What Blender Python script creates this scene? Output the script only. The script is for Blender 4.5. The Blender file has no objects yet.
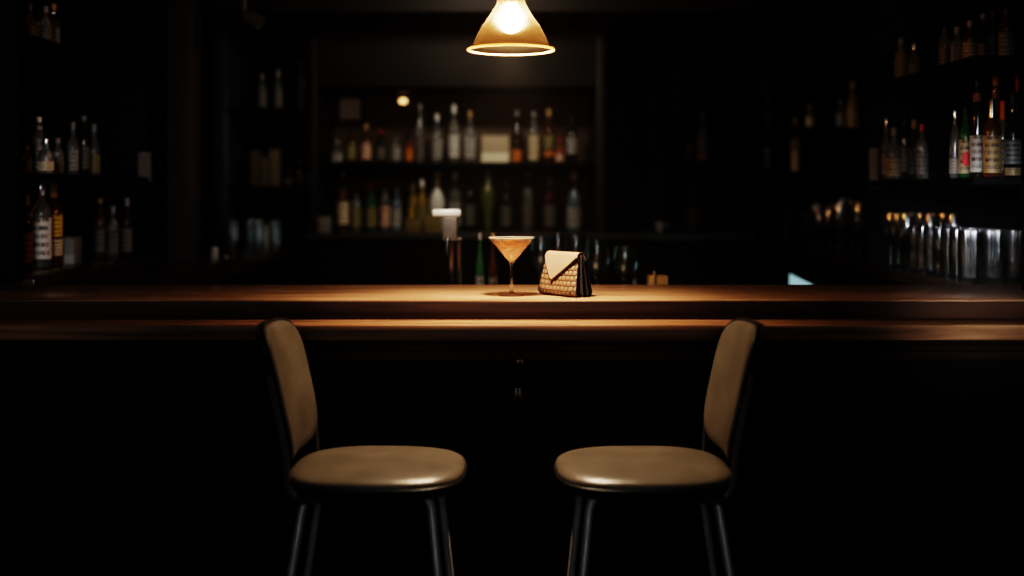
import bpy, bmesh, math, random
from mathutils import Vector, Matrix
random.seed(7)
PI = math.pi
C = bpy.context.scene.collection
F = 1150.0          # focal length in pixels of the 1024 wide frame
HZ = 190.0          # horizon row
EYE = 1.40          # camera height

def X(px, d): return (px - 512.0) / F * d
def Zp(py, d): return EYE + (HZ - py) / F * d
def L(px, d): return px / F * d

# ------------------------------------------------------------------ materials
MATS = {}
def mat(name):
    m = bpy.data.materials.new(name); m.use_nodes = True
    nt = m.node_tree
    return m, nt, nt.nodes['Principled BSDF']

def P(key, col, rough=0.5, metal=0.0, trans=0.0, ior=1.45, coat=0.0, spec=0.5, emit=None, es=0.0):
    k = (key, tuple(col), rough, metal, trans, coat, spec, es)
    if k in MATS: return MATS[k]
    m, nt, b = mat(key)
    b.inputs['Base Color'].default_value = (*col, 1)
    b.inputs['Roughness'].default_value = rough
    b.inputs['Metallic'].default_value = metal
    b.inputs['Transmission Weight'].default_value = trans
    b.inputs['IOR'].default_value = ior
    b.inputs['Coat Weight'].default_value = coat
    b.inputs['Coat Roughness'].default_value = 0.12
    b.inputs['Specular IOR Level'].default_value = spec
    if emit:
        b.inputs['Emission Color'].default_value = (*emit, 1)
        b.inputs['Emission Strength'].default_value = es
    if trans < 0.05 and metal < 0.5 and not emit:
        tc = nt.nodes.new('ShaderNodeTexCoord'); n = nt.nodes.new('ShaderNodeTexNoise')
        n.inputs['Scale'].default_value = 14
        mx = nt.nodes.new('ShaderNodeMix'); mx.data_type = 'RGBA'
        mx.inputs['A'].default_value = (*[c * 0.82 for c in col], 1)
        mx.inputs['B'].default_value = (*[min(1, c * 1.15) for c in col], 1)
        nt.links.new(tc.outputs['Object'], n.inputs['Vector'])
        nt.links.new(n.outputs['Fac'], mx.inputs['Factor'])
        nt.links.new(mx.outputs['Result'], b.inputs['Base Color'])
    MATS[k] = m
    return m

def wood(key, dark, light, rough=0.3, scale=(1.2, 22, 22), coat=0.0, bump=0.15, spec=0.5):
    m, nt, b = mat(key)
    N = nt.nodes.new; Lk = nt.links.new
    tc = N('ShaderNodeTexCoord'); mp = N('ShaderNodeMapping'); mp.inputs['Scale'].default_value = scale
    n = N('ShaderNodeTexNoise'); n.inputs['Scale'].default_value = 2.2; n.inputs['Detail'].default_value = 7
    n.inputs['Distortion'].default_value = 0.6
    r = N('ShaderNodeValToRGB'); r.color_ramp.elements[0].position = 0.32; r.color_ramp.elements[1].position = 0.7
    r.color_ramp.elements[0].color = (*dark, 1); r.color_ramp.elements[1].color = (*light, 1)
    Lk(tc.outputs['Object'], mp.inputs['Vector']); Lk(mp.outputs['Vector'], n.inputs['Vector'])
    Lk(n.outputs['Fac'], r.inputs['Fac']); Lk(r.outputs['Color'], b.inputs['Base Color'])
    rr = N('ShaderNodeMapRange'); rr.inputs['To Min'].default_value = rough * 0.8; rr.inputs['To Max'].default_value = rough * 1.35
    Lk(n.outputs['Fac'], rr.inputs['Value']); Lk(rr.outputs['Result'], b.inputs['Roughness'])
    bp = N('ShaderNodeBump'); bp.inputs['Strength'].default_value = bump; bp.inputs['Distance'].default_value = 0.002
    Lk(n.outputs['Fac'], bp.inputs['Height']); Lk(bp.outputs['Normal'], b.inputs['Normal'])
    b.inputs['Coat Weight'].default_value = coat; b.inputs['Coat Roughness'].default_value = 0.1
    b.inputs['Specular IOR Level'].default_value = spec
    return m

def leather(key, col, rough):
    m, nt, b = mat(key); N = nt.nodes.new; Lk = nt.links.new
    tc = N('ShaderNodeTexCoord')
    n = N('ShaderNodeTexNoise'); n.inputs['Scale'].default_value = 9; n.inputs['Detail'].default_value = 5
    mx = N('ShaderNodeMix'); mx.data_type = 'RGBA'
    mx.inputs['A'].default_value = (*[c * 0.45 for c in col], 1); mx.inputs['B'].default_value = (*[c * 1.5 for c in col], 1)
    v = N('ShaderNodeTexVoronoi'); v.inputs['Scale'].default_value = 420
    n2 = N('ShaderNodeTexNoise'); n2.inputs['Scale'].default_value = 28; n2.inputs['Detail'].default_value = 3
    ad = N('ShaderNodeMath'); ad.operation = 'MULTIPLY_ADD'; ad.inputs[1].default_value = 3.0
    bp = N('ShaderNodeBump'); bp.inputs['Strength'].default_value = 0.25; bp.inputs['Distance'].default_value = 0.0012
    for t in (n, v, n2): Lk(tc.outputs['Object'], t.inputs['Vector'])
    Lk(n.outputs['Fac'], mx.inputs['Factor']); Lk(mx.outputs['Result'], b.inputs['Base Color'])
    Lk(n2.outputs['Fac'], ad.inputs[0]); Lk(v.outputs['Distance'], ad.inputs[2])
    Lk(ad.outputs[0], bp.inputs['Height']); Lk(bp.outputs['Normal'], b.inputs['Normal'])
    b.inputs['Roughness'].default_value = rough
    return m

def label_mat(col, ink=(0.03, 0.025, 0.02), accent=None, lines=5.0, dens=0.5):
    k = ('lab', tuple(col), tuple(ink), accent, lines)
    if k in MATS: return MATS[k]
    m, nt, b = mat('printed_label'); N = nt.nodes.new; Lk = nt.links.new
    uv = N('ShaderNodeUVMap'); sp = N('ShaderNodeSeparateXYZ'); Lk(uv.outputs['UV'], sp.inputs['Vector'])
    w = N('ShaderNodeMath'); w.operation = 'MULTIPLY'; w.inputs[1].default_value = lines; Lk(sp.outputs['Y'], w.inputs[0])
    fr = N('ShaderNodeMath'); fr.operation = 'FRACT'; Lk(w.outputs[0], fr.inputs[0])
    row = N('ShaderNodeMath'); row.operation = 'GREATER_THAN'; row.inputs[1].default_value = 0.5; Lk(fr.outputs[0], row.inputs[0])
    mp = N('ShaderNodeMapping'); mp.inputs['Scale'].default_value = (40, lines, 1); Lk(uv.outputs['UV'], mp.inputs['Vector'])
    n = N('ShaderNodeTexNoise'); n.inputs['Scale'].default_value = 1.0; n.inputs['Detail'].default_value = 1; Lk(mp.outputs['Vector'], n.inputs['Vector'])
    g = N('ShaderNodeMath'); g.operation = 'GREATER_THAN'; g.inputs[1].default_value = dens; Lk(n.outputs['Fac'], g.inputs[0])
    # margins kept clear
    a = N('ShaderNodeMath'); a.operation = 'SUBTRACT'; a.inputs[1].default_value = 0.5; Lk(sp.outputs['X'], a.inputs[0])
    ab = N('ShaderNodeMath'); ab.operation = 'ABSOLUTE'; Lk(a.outputs[0], ab.inputs[0])
    lt = N('ShaderNodeMath'); lt.operation = 'LESS_THAN'; lt.inputs[1].default_value = 0.34; Lk(ab.outputs[0], lt.inputs[0])
    m1 = N('ShaderNodeMath'); m1.operation = 'MULTIPLY'; Lk(row.outputs[0], m1.inputs[0]); Lk(g.outputs[0], m1.inputs[1])
    m2 = N('ShaderNodeMath'); m2.operation = 'MULTIPLY'; Lk(m1.outputs[0], m2.inputs[0]); Lk(lt.outputs[0], m2.inputs[1])
    mx = N('ShaderNodeMix'); mx.data_type = 'RGBA'; mx.inputs['A'].default_value = (*col, 1); mx.inputs['B'].default_value = (*ink, 1)
    Lk(m2.outputs[0], mx.inputs['Factor'])
    out = mx.outputs['Result']
    if accent:                       # round coloured badge on the paper
        d = N('ShaderNodeVectorMath'); d.operation = 'DISTANCE'; d.inputs[1].default_value = (0.52, 0.42, 0)
        Lk(uv.outputs['UV'], d.inputs[0])
        l2 = N('ShaderNodeMath'); l2.operation = 'LESS_THAN'; l2.inputs[1].default_value = 0.22; Lk(d.outputs['Value'], l2.inputs[0])
        mx2 = N('ShaderNodeMix'); mx2.data_type = 'RGBA'; Lk(out, mx2.inputs['A']); mx2.inputs['B'].default_value = (*accent, 1)
        Lk(l2.outputs[0], mx2.inputs['Factor']); out = mx2.outputs['Result']
    Lk(out, b.inputs['Base Color']); b.inputs['Roughness'].default_value = 0.55
    MATS[k] = m
    return m

def glassy(key, col, rough=0.02):
    k = ('gl', key, tuple(col))
    if k in MATS: return MATS[k]
    m, nt, b = mat(key)
    b.inputs['Base Color'].default_value = (*col, 1); b.inputs['Roughness'].default_value = rough
    b.inputs['Transmission Weight'].default_value = 1.0; b.inputs['IOR'].default_value = 1.46
    MATS[k] = m
    return m

# ------------------------------------------------------------------ mesh helpers
def finish(bm, name, m, parent=None, sharp=40, merge=True):
    if merge: bmesh.ops.remove_doubles(bm, verts=bm.verts, dist=1e-6)
    bmesh.ops.recalc_face_normals(bm, faces=bm.faces)
    me = bpy.data.meshes.new(name); bm.to_mesh(me); bm.free()
    for p in me.polygons: p.use_smooth = True
    try: me.set_sharp_from_angle(angle=math.radians(sharp))
    except Exception: pass
    me.materials.append(m)
    o = bpy.data.objects.new(name, me); C.objects.link(o)
    if parent: o.parent = parent
    return o

def box(bm, x0, x1, y0, y1, z0, z1, bev=0.0, seg=2):
    t = bmesh.new()
    bmesh.ops.create_cube(t, size=1)
    for v in t.verts:
        v.co = Vector((x0 + (v.co.x + .5) * (x1 - x0), y0 + (v.co.y + .5) * (y1 - y0), z0 + (v.co.z + .5) * (z1 - z0)))
    if bev: bmesh.ops.bevel(t, geom=list(t.edges), offset=bev, segments=seg, profile=0.5, affect='EDGES')
    me = bpy.data.meshes.new('t'); t.to_mesh(me); t.free(); bm.from_mesh(me); bpy.data.meshes.remove(me)
    return bm

def boxes(name, m, parent, lst, bev=0.003):
    bm = bmesh.new()
    for b in lst: box(bm, *b, bev=bev)
    return finish(bm, name, m, parent, merge=False)

def lathe(bm, prof, seg=24, sq=None, flute=None, a0=0.0, a1=2 * PI, sx=1.0, sy=1.0, off=(0, 0, 0)):
    full = abs(a1 - a0 - 2 * PI) < 1e-6
    n = seg if full else seg + 1
    uvl = bm.loops.layers.uv.verify()
    rings = []
    for r, z in prof:
        if r < 1e-7:
            rings.append([bm.verts.new((off[0], off[1], off[2] + z))] * n); continue
        ring = []
        for i in range(n):
            a = a0 + (a1 - a0) * i / seg
            c, s = math.cos(a), math.sin(a)
            k = 1.0
            if flute: k = 1 + flute[1] * abs(math.cos(flute[0] * a / 2))
            if sq: k = (abs(c) ** sq + abs(s) ** sq) ** (-1.0 / sq)
            ring.append(bm.verts.new((off[0] + r * k * c * sx, off[1] + r * k * s * sy, off[2] + z)))
        rings.append(ring)
    for j in range(len(rings) - 1):
        A, B = rings[j], rings[j + 1]
        for i in range(seg):
            i2 = (i + 1) % n
            vs = []
            uvs = []
            for v, u, w in ((A[i], i, j), (A[i2], i + 1, j), (B[i2], i + 1, j + 1), (B[i], i, j + 1)):
                if v not in vs: vs.append(v); uvs.append((u / seg, w / (len(rings) - 1)))
            if len(vs) >= 3:
                try:
                    f = bm.faces.new(vs)
                    for lp, uvv in zip(f.loops, uvs): lp[uvl].uv = uvv
                except ValueError: pass
    return bm

def tube(bm, pts, r, seg=12, cap=True):
    pts = [Vector(p) for p in pts]
    rs = r if isinstance(r, (list, tuple)) else [r] * len(pts)
    rings = []
    up = None
    for i, p in enumerate(pts):
        t = (pts[min(i + 1, len(pts) - 1)] - pts[max(i - 1, 0)]).normalized()
        if up is None:
            up = Vector((0, 0, 1)) if abs(t.z) < .9 else Vector((0, 1, 0))
        a = t.cross(up).normalized(); b = t.cross(a).normalized(); up = -b if b.dot(up) < 0 else b
        rings.append([bm.verts.new(p + (a * math.cos(2 * PI * k / seg) + b * math.sin(2 * PI * k / seg)) * rs[i]) for k in range(seg)])
    for A, B in zip(rings, rings[1:]):
        for k in range(seg): bm.faces.new((A[k], A[(k + 1) % seg], B[(k + 1) % seg], B[k]))
    if cap:
        bm.faces.new(rings[0]); bm.faces.new(rings[-1])
    return bm

def smooth_path(pts, n=6):
    pts = [Vector(p) for p in pts]; out = []
    for i in range(len(pts) - 1):
        p0 = pts[max(i - 1, 0)]; p1 = pts[i]; p2 = pts[i + 1]; p3 = pts[min(i + 2, len(pts) - 1)]
        for k in range(n):
            t = k / n
            out.append(0.5 * ((2 * p1) + (-p0 + p2) * t + (2 * p0 - 5 * p1 + 4 * p2 - p3) * t * t + (-p0 + 3 * p1 - 3 * p2 + p3) * t ** 3))
    out.append(pts[-1])
    return out

def tag(o, label, cat, group=None):
    o['label'] = label; o['category'] = cat
    if group: o['group'] = group
    return o

def thing(name, label, cat, loc=(0, 0, 0), rz=0.0, group=None):
    o = bpy.data.objects.new(name, None); C.objects.link(o)
    o.empty_display_size = 0.05
    o.location = loc; o.rotation_euler = (0, 0, rz)
    return tag(o, label, cat, group)

def dup(root, label, loc, rz=0.0, sc=(1, 1, 1), group=None):
    r = root.copy(); C.objects.link(r); r.location = loc; r.rotation_euler = (0, 0, rz); r.scale = sc
    r['label'] = label
    if group: r['group'] = group
    for ch in list(root.children):
        c = ch.copy(); C.objects.link(c); c.parent = r
        for g in list(ch.children):
            d = g.copy(); C.objects.link(d); d.parent = c
    return r

def struct(o):
    o['kind'] = 'structure'; return o

# ------------------------------------------------------------------ shared materials
WOOD_TOP = wood('bar_top_wood', (0.14, 0.075, 0.044), (0.43, 0.255, 0.155), rough=0.30, coat=0.3)
WOOD_RAIL = wood('bar_rail_wood', (0.08, 0.034, 0.016), (0.24, 0.125, 0.065), rough=0.42, coat=0.0)
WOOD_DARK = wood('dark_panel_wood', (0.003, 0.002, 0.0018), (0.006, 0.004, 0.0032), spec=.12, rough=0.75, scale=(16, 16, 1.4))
WOOD_SIDE = wood('side_worktop_wood', (0.020, 0.012, 0.008), (0.05, 0.03, 0.02), rough=0.22, scale=(18, 1.5, 18))
WOOD_BACK = wood('back_bar_wood', (0.010, 0.007, 0.005), (0.022, 0.015, 0.010), rough=0.55)
WOOD_POST = wood('post_wood', (0.03, 0.025, 0.02), (0.05, 0.042, 0.034), rough=0.6, scale=(16, 16, 1.4))
BLACK = P('black_paint', (0.003, 0.003, 0.0034), 0.6, spec=.15)
CHROME = P('chrome', (0.75, 0.75, 0.76), 0.15, 1.0)
STEEL = P('brushed_steel', (0.55, 0.55, 0.55), 0.3, 1.0)

# ------------------------------------------------------------------ the room
def slab(name, dims, m):
    bm = bmesh.new(); box(bm, *dims); return struct(finish(bm, name, m))
slab('floor', (-2.6, 2.6, -2.6, 6.3, -0.1, 0.0), wood('floor_boards', (0.012, 0.008, 0.006), (0.03, 0.02, 0.014), rough=0.5, scale=(14, 1.2, 14)))
slab('ceiling', (-2.6, 2.6, -2.6, 6.3, 2.6, 2.7), P('ceiling_paint', (0.012, 0.009, 0.007), 0.8))
slab('wall_left', (-2.7, -2.6, -2.6, 6.3, 0, 2.6), P('side_wall_paint', (0.005, 0.005, 0.0055), 0.8))
slab('wall_right', (2.6, 2.7, -2.6, 6.3, 0, 2.6), P('side_wall_paint', (0.005, 0.005, 0.0055), 0.8))
slab('wall_back', (-2.6, 2.6, 6.2, 6.3, 0, 2.6), P('back_wall_paint', (0.006, 0.005, 0.0048), 0.8))
slab('wall_front', (-2.6, 2.6, -2.7, -2.6, 0, 2.6), P('front_wall_paint', (0.02, 0.02, 0.02), 0.8))
# dropped bulkhead over the back bar
bm = bmesh.new(); box(bm, -2.6, 2.6, 5.2, 6.2, 2.205, 2.6, bev=0.006)
struct(finish(bm, 'trim_1', P('bulkhead_paint', (0.006, 0.0045, 0.0035), 0.7)))
# post standing on the left side counter
bm = bmesh.new(); box(bm, -1.370, -1.262, 4.56, 4.67, 1.1105, 2.6, bev=0.006)
struct(finish(bm, 'trim_2', WOOD_POST))

# ------------------------------------------------------------------ main bar counter
CT = 1.11
bar = thing('bar_counter', 'long dark polished wooden bar counter crossing the whole picture behind the chairs', 'bar counter', (0, 3.3, 0))
def bar_part(name, m, lst, bev):
    o = boxes(name, m, bar, [(a, b, c - 3.3, d - 3.3, e, f) for a, b, c, d, e, f in lst], bev)
    return o
o = bar_part('counter_top', WOOD_TOP, [(-2.55, 2.55, 3.034, 3.53, 1.060, CT)], 0.004)
bar_part('shaded_edge', wood('shaded_edge_wood', (0.02, 0.009, 0.005), (0.05, 0.022, 0.011), rough=0.4), [(-2.55, 2.55, 3.028, 3.0337, 1.0602, CT - .0035)], 0.002)  # front edge of the same wood, darkened to stand for shade
o = bar_part('arm_rail', WOOD_RAIL, [(-2.55, 2.55, 2.91, 3.055, 1.018, 1.0588)], 0.007)
bm = bmesh.new()
# stepped cornice under the rail
prof = [(-0.40, 1.0175), (-0.355, 1.0175), (-0.335, 1.005), (-0.325, 0.990), (-0.30, 0.984), (-0.30, 0.965), (-0.25, 0.965), (-0.25, 1.0175)]
prof = [(2.935 - 3.3, 1.0175), (2.945 - 3.3, 1.006), (2.975 - 3.3, 0.998), (2.985 - 3.3, 0.982), (3.012 - 3.3, 0.976), (3.018 - 3.3, 0.955), (3.06 - 3.3, 0.955), (3.06 - 3.3, 1.0175)]
A = [bm.verts.new((-2.55, y, z)) for y, z in prof]; B = [bm.verts.new((2.55, y, z)) for y, z in prof]
for i in range(len(prof)): bm.faces.new((A[i], A[(i + 1) % len(prof)], B[(i + 1) % len(prof)], B[i]))
bm.faces.new(A); bm.faces.new(B)
finish(bm, 'cornice_moulding', wood('cornice_wood', (0.012, 0.006, 0.004), (0.03, 0.014, 0.008), rough=0.4), bar, 25)
lst = [(-2.55, 2.55, 3.06, 3.10, 0.0, 1.0595)]
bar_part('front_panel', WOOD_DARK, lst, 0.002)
fr = []
for k in range(-3, 4):
    x0 = k * 0.72 - 0.36
    fr += [(x0 + .035, x0 + .685, 3.045, 3.0605, 0.875, 0.915), (x0 + .035, x0 + .685, 3.045, 3.0605, 0.17, 0.21),
           (x0 + .035, x0 + .075, 3.045, 3.0605, 0.2105, 0.8745), (x0 + .645, x0 + .685, 3.045, 3.0605, 0.2105, 0.8745)]
fr += [(-2.55, 2.55, 3.04, 3.0605, 0.0, 0.11)]
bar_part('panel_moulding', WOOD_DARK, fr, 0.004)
# bartender-side shelf inside the bar
bar_part('working_shelf', STEEL, [(-1.0, 1.05, 3.535, 4.30, 0.955, 0.98)], 0.003)
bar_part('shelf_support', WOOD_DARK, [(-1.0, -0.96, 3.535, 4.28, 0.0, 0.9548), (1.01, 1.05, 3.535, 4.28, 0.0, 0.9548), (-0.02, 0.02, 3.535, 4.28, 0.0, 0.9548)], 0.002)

# two small hooks under the rail
HOOKM = P('aged_hook_metal', (0.25, 0.22, 0.19), 0.3, 1.0)
def hook(px, py, label):
    d = 3.043
    t = thing('bag_hook', label, 'hook', (X(px, d), 3.0598, Zp(py, d)), 0, 'hooks on the bar front')
    bm = bmesh.new(); box(bm, -.010, .010, -.004, 0, -.016, .016, bev=.0015); finish(bm, 'back_plate', HOOKM, t)
    bm = bmesh.new(); tube(bm, smooth_path([(0, -.003, .006), (0, -.018, .004), (0, -.028, -.008), (0, -.038, -.004), (0, -.040, .008)]), .0028, 8)
    finish(bm, 'prong', HOOKM, t)
hook(520, 359, 'upper small metal hook on the dark bar front, below the rail')
hook(518, 393, 'lower small metal hook on the dark bar front, between the chairs')

# ------------------------------------------------------------------ side counters
def side_counter(label, x0, x1, raised=None):
    t = thing('side_counter', label, 'counter', ((x0 + x1) / 2, 4.8, 0)); cx = (x0 + x1) / 2
    B = lambda n, m, l, bev=.004: boxes(n, m, t, [(a - cx, b - cx, c - 4.8, d - 4.8, e, f) for a, b, c, d, e, f in l], bev)
    B('worktop', WOOD_SIDE, [(x0, x1, 3.5315, 6.19, 1.07, CT)], .004)
    inner = x1 if x1 < 0 else x0; s = -1 if x1 < 0 else 1
    a, b = sorted((inner + s * .03, inner + s * .06))
    B('front_panel', WOOD_DARK, [(a, b, 3.5315, 6.19, 0, 1.0695)], .002)
    if raised:
        B('raised_ledge', WOOD_SIDE, [raised], .007)
    return t
side_counter('left side counter running back behind the bar, under the left bottles', -2.55, -1.05, (-2.55, -1.395, 3.36, 4.55, 1.1102, 1.142))
side_counter('right side counter running back behind the bar, under the row of glasses', 1.38, 2.55)

# ------------------------------------------------------------------ shelving
def shelf_unit(label, parts, origin):
    t = thing('wall_shelf_unit', label, 'shelving', origin)
    for n, dims, m in parts:
        bm = bmesh.new(); a, b, c, d, e, f = dims
        box(bm, a - origin[0], b - origin[0], c - origin[1], d - origin[1], e - origin[2], f - origin[2], bev=.003)
        finish(bm, n, m, t)
    return t
L1, L2 = 1.45, 1.86
R1, R2 = 1.436, 1.79
shelf_unit('near left shelving unit with bottles, in front of the post', [
    ('side_panel', (-2.45, -1.412, 3.28, 3.31, 1.1425, 2.59), BLACK),
    ('side_panel', (-2.45, -1.43, 4.50, 4.53, 1.1425, 2.59), BLACK),
    ('back_panel', (-2.47, -2.4505, 3.28, 4.53, 1.1425, 2.59), BLACK),
    ('shelf', (-2.45, -1.42, 3.3105, 4.4995, L1 - .022, L1), BLACK),
    ('shelf', (-2.45, -1.42, 3.3105, 4.4995, L2 - .022, L2), BLACK)], (-1.95, 3.9, 1.1425))
shelf_unit('near right shelving unit with bottles above the row of glasses', [
    ('side_panel', (1.475, 2.45, 3.30, 3.33, CT + .0005, 2.59), BLACK),
    ('side_panel', (1.375, 2.45, 4.45, 4.48, CT + .0005, 2.59), P('panel_paint', (0.005, 0.005, 0.0055), .6, spec=.2)),
    ('back_panel', (2.4505, 2.47, 3.30, 4.48, CT + .0005, 2.59), BLACK),
    ('shelf', (1.335, 2.45, 3.3305, 4.4495, R1 - .022, R1), BLACK),
    ('shelf', (1.335, 2.45, 3.3305, 4.4495, R2 - .022, R2), BLACK)], (1.9, 3.9, CT + .0005))
BL1, BL2 = 1.42, 1.80
shelf_unit('back left corner shelving with dim boxes, left of the lit back bar', [
    ('side_panel', (-1.455, -1.385, 5.60, 6.16, CT + .0005, 2.2), P('satin_panel', (0.045, 0.045, 0.05), .35)),
    ('shelf', (-1.3845, -1.005, 5.60, 6.16, BL1 - .022, BL1), BLACK),
    ('shelf', (-1.3845, -1.005, 5.60, 6.16, BL2 - .022, BL2), BLACK),
    ('back_panel', (-1.3845, -1.005, 6.1605, 6.19, CT + .0005, 2.2), BLACK)], (-1.2, 5.9, CT + .0005))
BR1, BR2 = 1.49, 1.71
shelf_unit('back right corner shelving with dim bottles, beyond the right shelving', [
    ('side_panel', (1.18, 1.205, 5.66, 6.16, CT + .0005, 2.2), BLACK),
    ('side_panel', (2.1, 2.125, 5.66, 6.16, CT + .0005, 2.2), BLACK),
    ('shelf', (1.2055, 2.0995, 5.66, 6.16, BR1 - .02, BR1), BLACK),
    ('shelf', (1.2055, 2.0995, 5.66, 6.16, BR2 - .02, BR2), BLACK),
    ('shelf', (1.2055, 2.0995, 5.66, 6.16, 2.02, 2.04), BLACK)], (1.65, 5.9, CT + .0005))

# back bar with a lit niche
BB1, BB0 = 1.535, 1.19
bb = thing('back_bar_cabinet', 'tall dark wooden back bar with two bottle shelves, on the far wall', 'back bar', (0, 5.9, 0))
def bbp(n, m, dims, bev=.004):
    a, b, c, d, e, f = dims
    bm = bmesh.new(); box(bm, a, b, c - 5.9, d - 5.9, e, f, bev=bev); return finish(bm, n, m, bb)
bbp('base_cabinet', WOOD_DARK, (-1.0, 1.175, 5.58, 6.19, 0, 1.1595))
bbp('worktop', P('back_worktop_edge', (0.05, 0.05, 0.052), .3), (-1.0, 1.175, 5.55, 6.19, 1.16, BB0))
bbp('side_panel', WOOD_BACK, (-.985, -.95, 5.60, 6.16, BB0 + .0003, 2.2))
bbp('side_panel', WOOD_BACK, (.41, .455, 5.60, 6.16, BB0 + .0003, 2.2))
bbp('header', wood('header_wood', (0.007, 0.005, 0.0035), (0.014, 0.0095, 0.0065), rough=0.6), (-.9495, .4095, 5.62, 6.16, 1.905, 2.2))
bbp('back_panel', P('niche_back', (0.11, 0.072, 0.046), .5), (-.9495, .4095, 6.1, 6.16, BB0 + .0003, 1.9045))
bbp('shelf', WOOD_DARK, (-.9495, .4095, 5.66, 6.0995, BB1 - .025, BB1))
bbp('side_panel', BLACK, (.79, .815, 5.60, 6.16, BB0 + .0003, 2.2))
bbp('shelf', BLACK, (.8155, 1.174, 5.70, 6.16, BB1 - .022, BB1))

# ------------------------------------------------------------------ bottles
PROF = {
 'spirit': [(0, 0), (.80, 0), (.95, .012), (1, .03), (1, .56), (.97, .61), (.80, .675), (.50, .73), (.38, .77), (.36, .86), (.40, .87), (.40, .90), (.36, .905)],
 'wine':   [(0, .02), (.7, .012), (.85, 0), (.97, .012), (1, .03), (1, .58), (.96, .64), (.80, .70), (.52, .76), (.40, .81), (.37, .92), (.42, .93), (.42, .955), (.38, .96)],
 'slim':   [(0, 0), (.85, 0), (.97, .01), (1, .03), (1, .50), (.92, .58), (.72, .66), (.50, .74), (.42, .82), (.40, .92), (.44, .93), (.44, .95), (.4, .955)],
 'square': [(0, 0), (.85, 0), (.96, .012), (1, .03), (1, .58), (.97, .63), (.82, .68), (.46, .72), (.34, .75), (.33, .85), (.38, .86), (.38, .885), (.34, .89)],
 'squat':  [(0, 0), (.82, 0), (.95, .015), (1, .04), (1, .45), (.96, .52), (.82, .60), (.58, .67), (.40, .73), (.36, .86), (.40, .87), (.40, .90), (.36, .905)],
 'globe':  [(0, 0), (.5, 0), (.6, .03), (.56, .2), (.62, .32), (.92, .45), (1, .57), (.88, .69), (.55, .77), (.33, .82), (.30, .88), (.36, .89), (.36, .91), (.3, .915)],
 'round':  [(0, 0), (.70, 0), (.86, .02), (.98, .14), (1, .26), (.94, .38), (.78, .49), (.52, .57), (.34, .63), (.29, .70), (.28, .86), (.34, .87), (.34, .90), (.3, .905)],
}
LABR = {'spirit': (.10, .50), 'wine': (.12, .50), 'slim': (.10, .44), 'square': (.10, .52), 'squat': (.08, .42), 'round': (.16, .34), 'globe': (.1, .2)}
SQ = {'square': 6.0}
WORD = {'spirit': 'straight-sided', 'wine': 'high-shouldered', 'slim': 'slim tapering', 'square': 'square', 'squat': 'squat', 'round': 'round-bellied'}
GL = {'clear': ((.66, .69, .69), .85), 'green': ((.05, .16, .06), .45), 'amber': ((.45, .17, .03), .6), 'dark': ((.02, .018, .016), .15),
      'brown': ((.13, .05, .02), .4), 'gold': ((.50, .36, .08), .5), 'white': ((.75, .73, .68), .0), 'orange': ((.55, .20, .05), .6), 'lime': ((.17, .20, .05), .35),
      'blue': ((.3, .42, .5), .6), 'red': ((.12, .025, .025), .4)}
LC = {'dtan': (.30, .215, .115), 'dcream': (.34, .29, .20), 'dwhite': (.34, .335, .315), 'dgrey': (.20, .20, .195), 'dpink': (.36, .15, .12), 'white': (.72, .71, .67), 'cream': (.70, .60, .42), 'grey': (.40, .40, .39), 'tan': (.58, .43, .23), 'yellow': (.72, .48, .06), 'dim': (.18, .17, .16),  # d-prefixed papers: same tones darkened where less light falls
      'olive': (.30, .27, .12), 'orange': (.75, .28, .05), 'pink': (.75, .50, .38), 'black': (.02, .02, .02)}
CAP = {'silver': ((.8, .8, .82), .2, 1.), 'black': ((.012, .012, .012), .35, 0.), 'red': ((.45, .05, .03), .4, 0.), 'orange': ((.65, .16, .05), .4, 0.), 'gold': ((.7, .48, .18), .3, 1.),
       'tan': ((.5, .36, .18), .5, 0.), 'white': ((.75, .74, .7), .4, 0.), 'grey': ((.3, .3, .3), .4, 0.)}
BCACHE = {}
def bottle_glass(g):
    c, t = GL[g]
    return P('bottle_glass_' + g, c, .07 if g != 'white' else .3, 0, t, 1.46, coat=.4)
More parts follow.
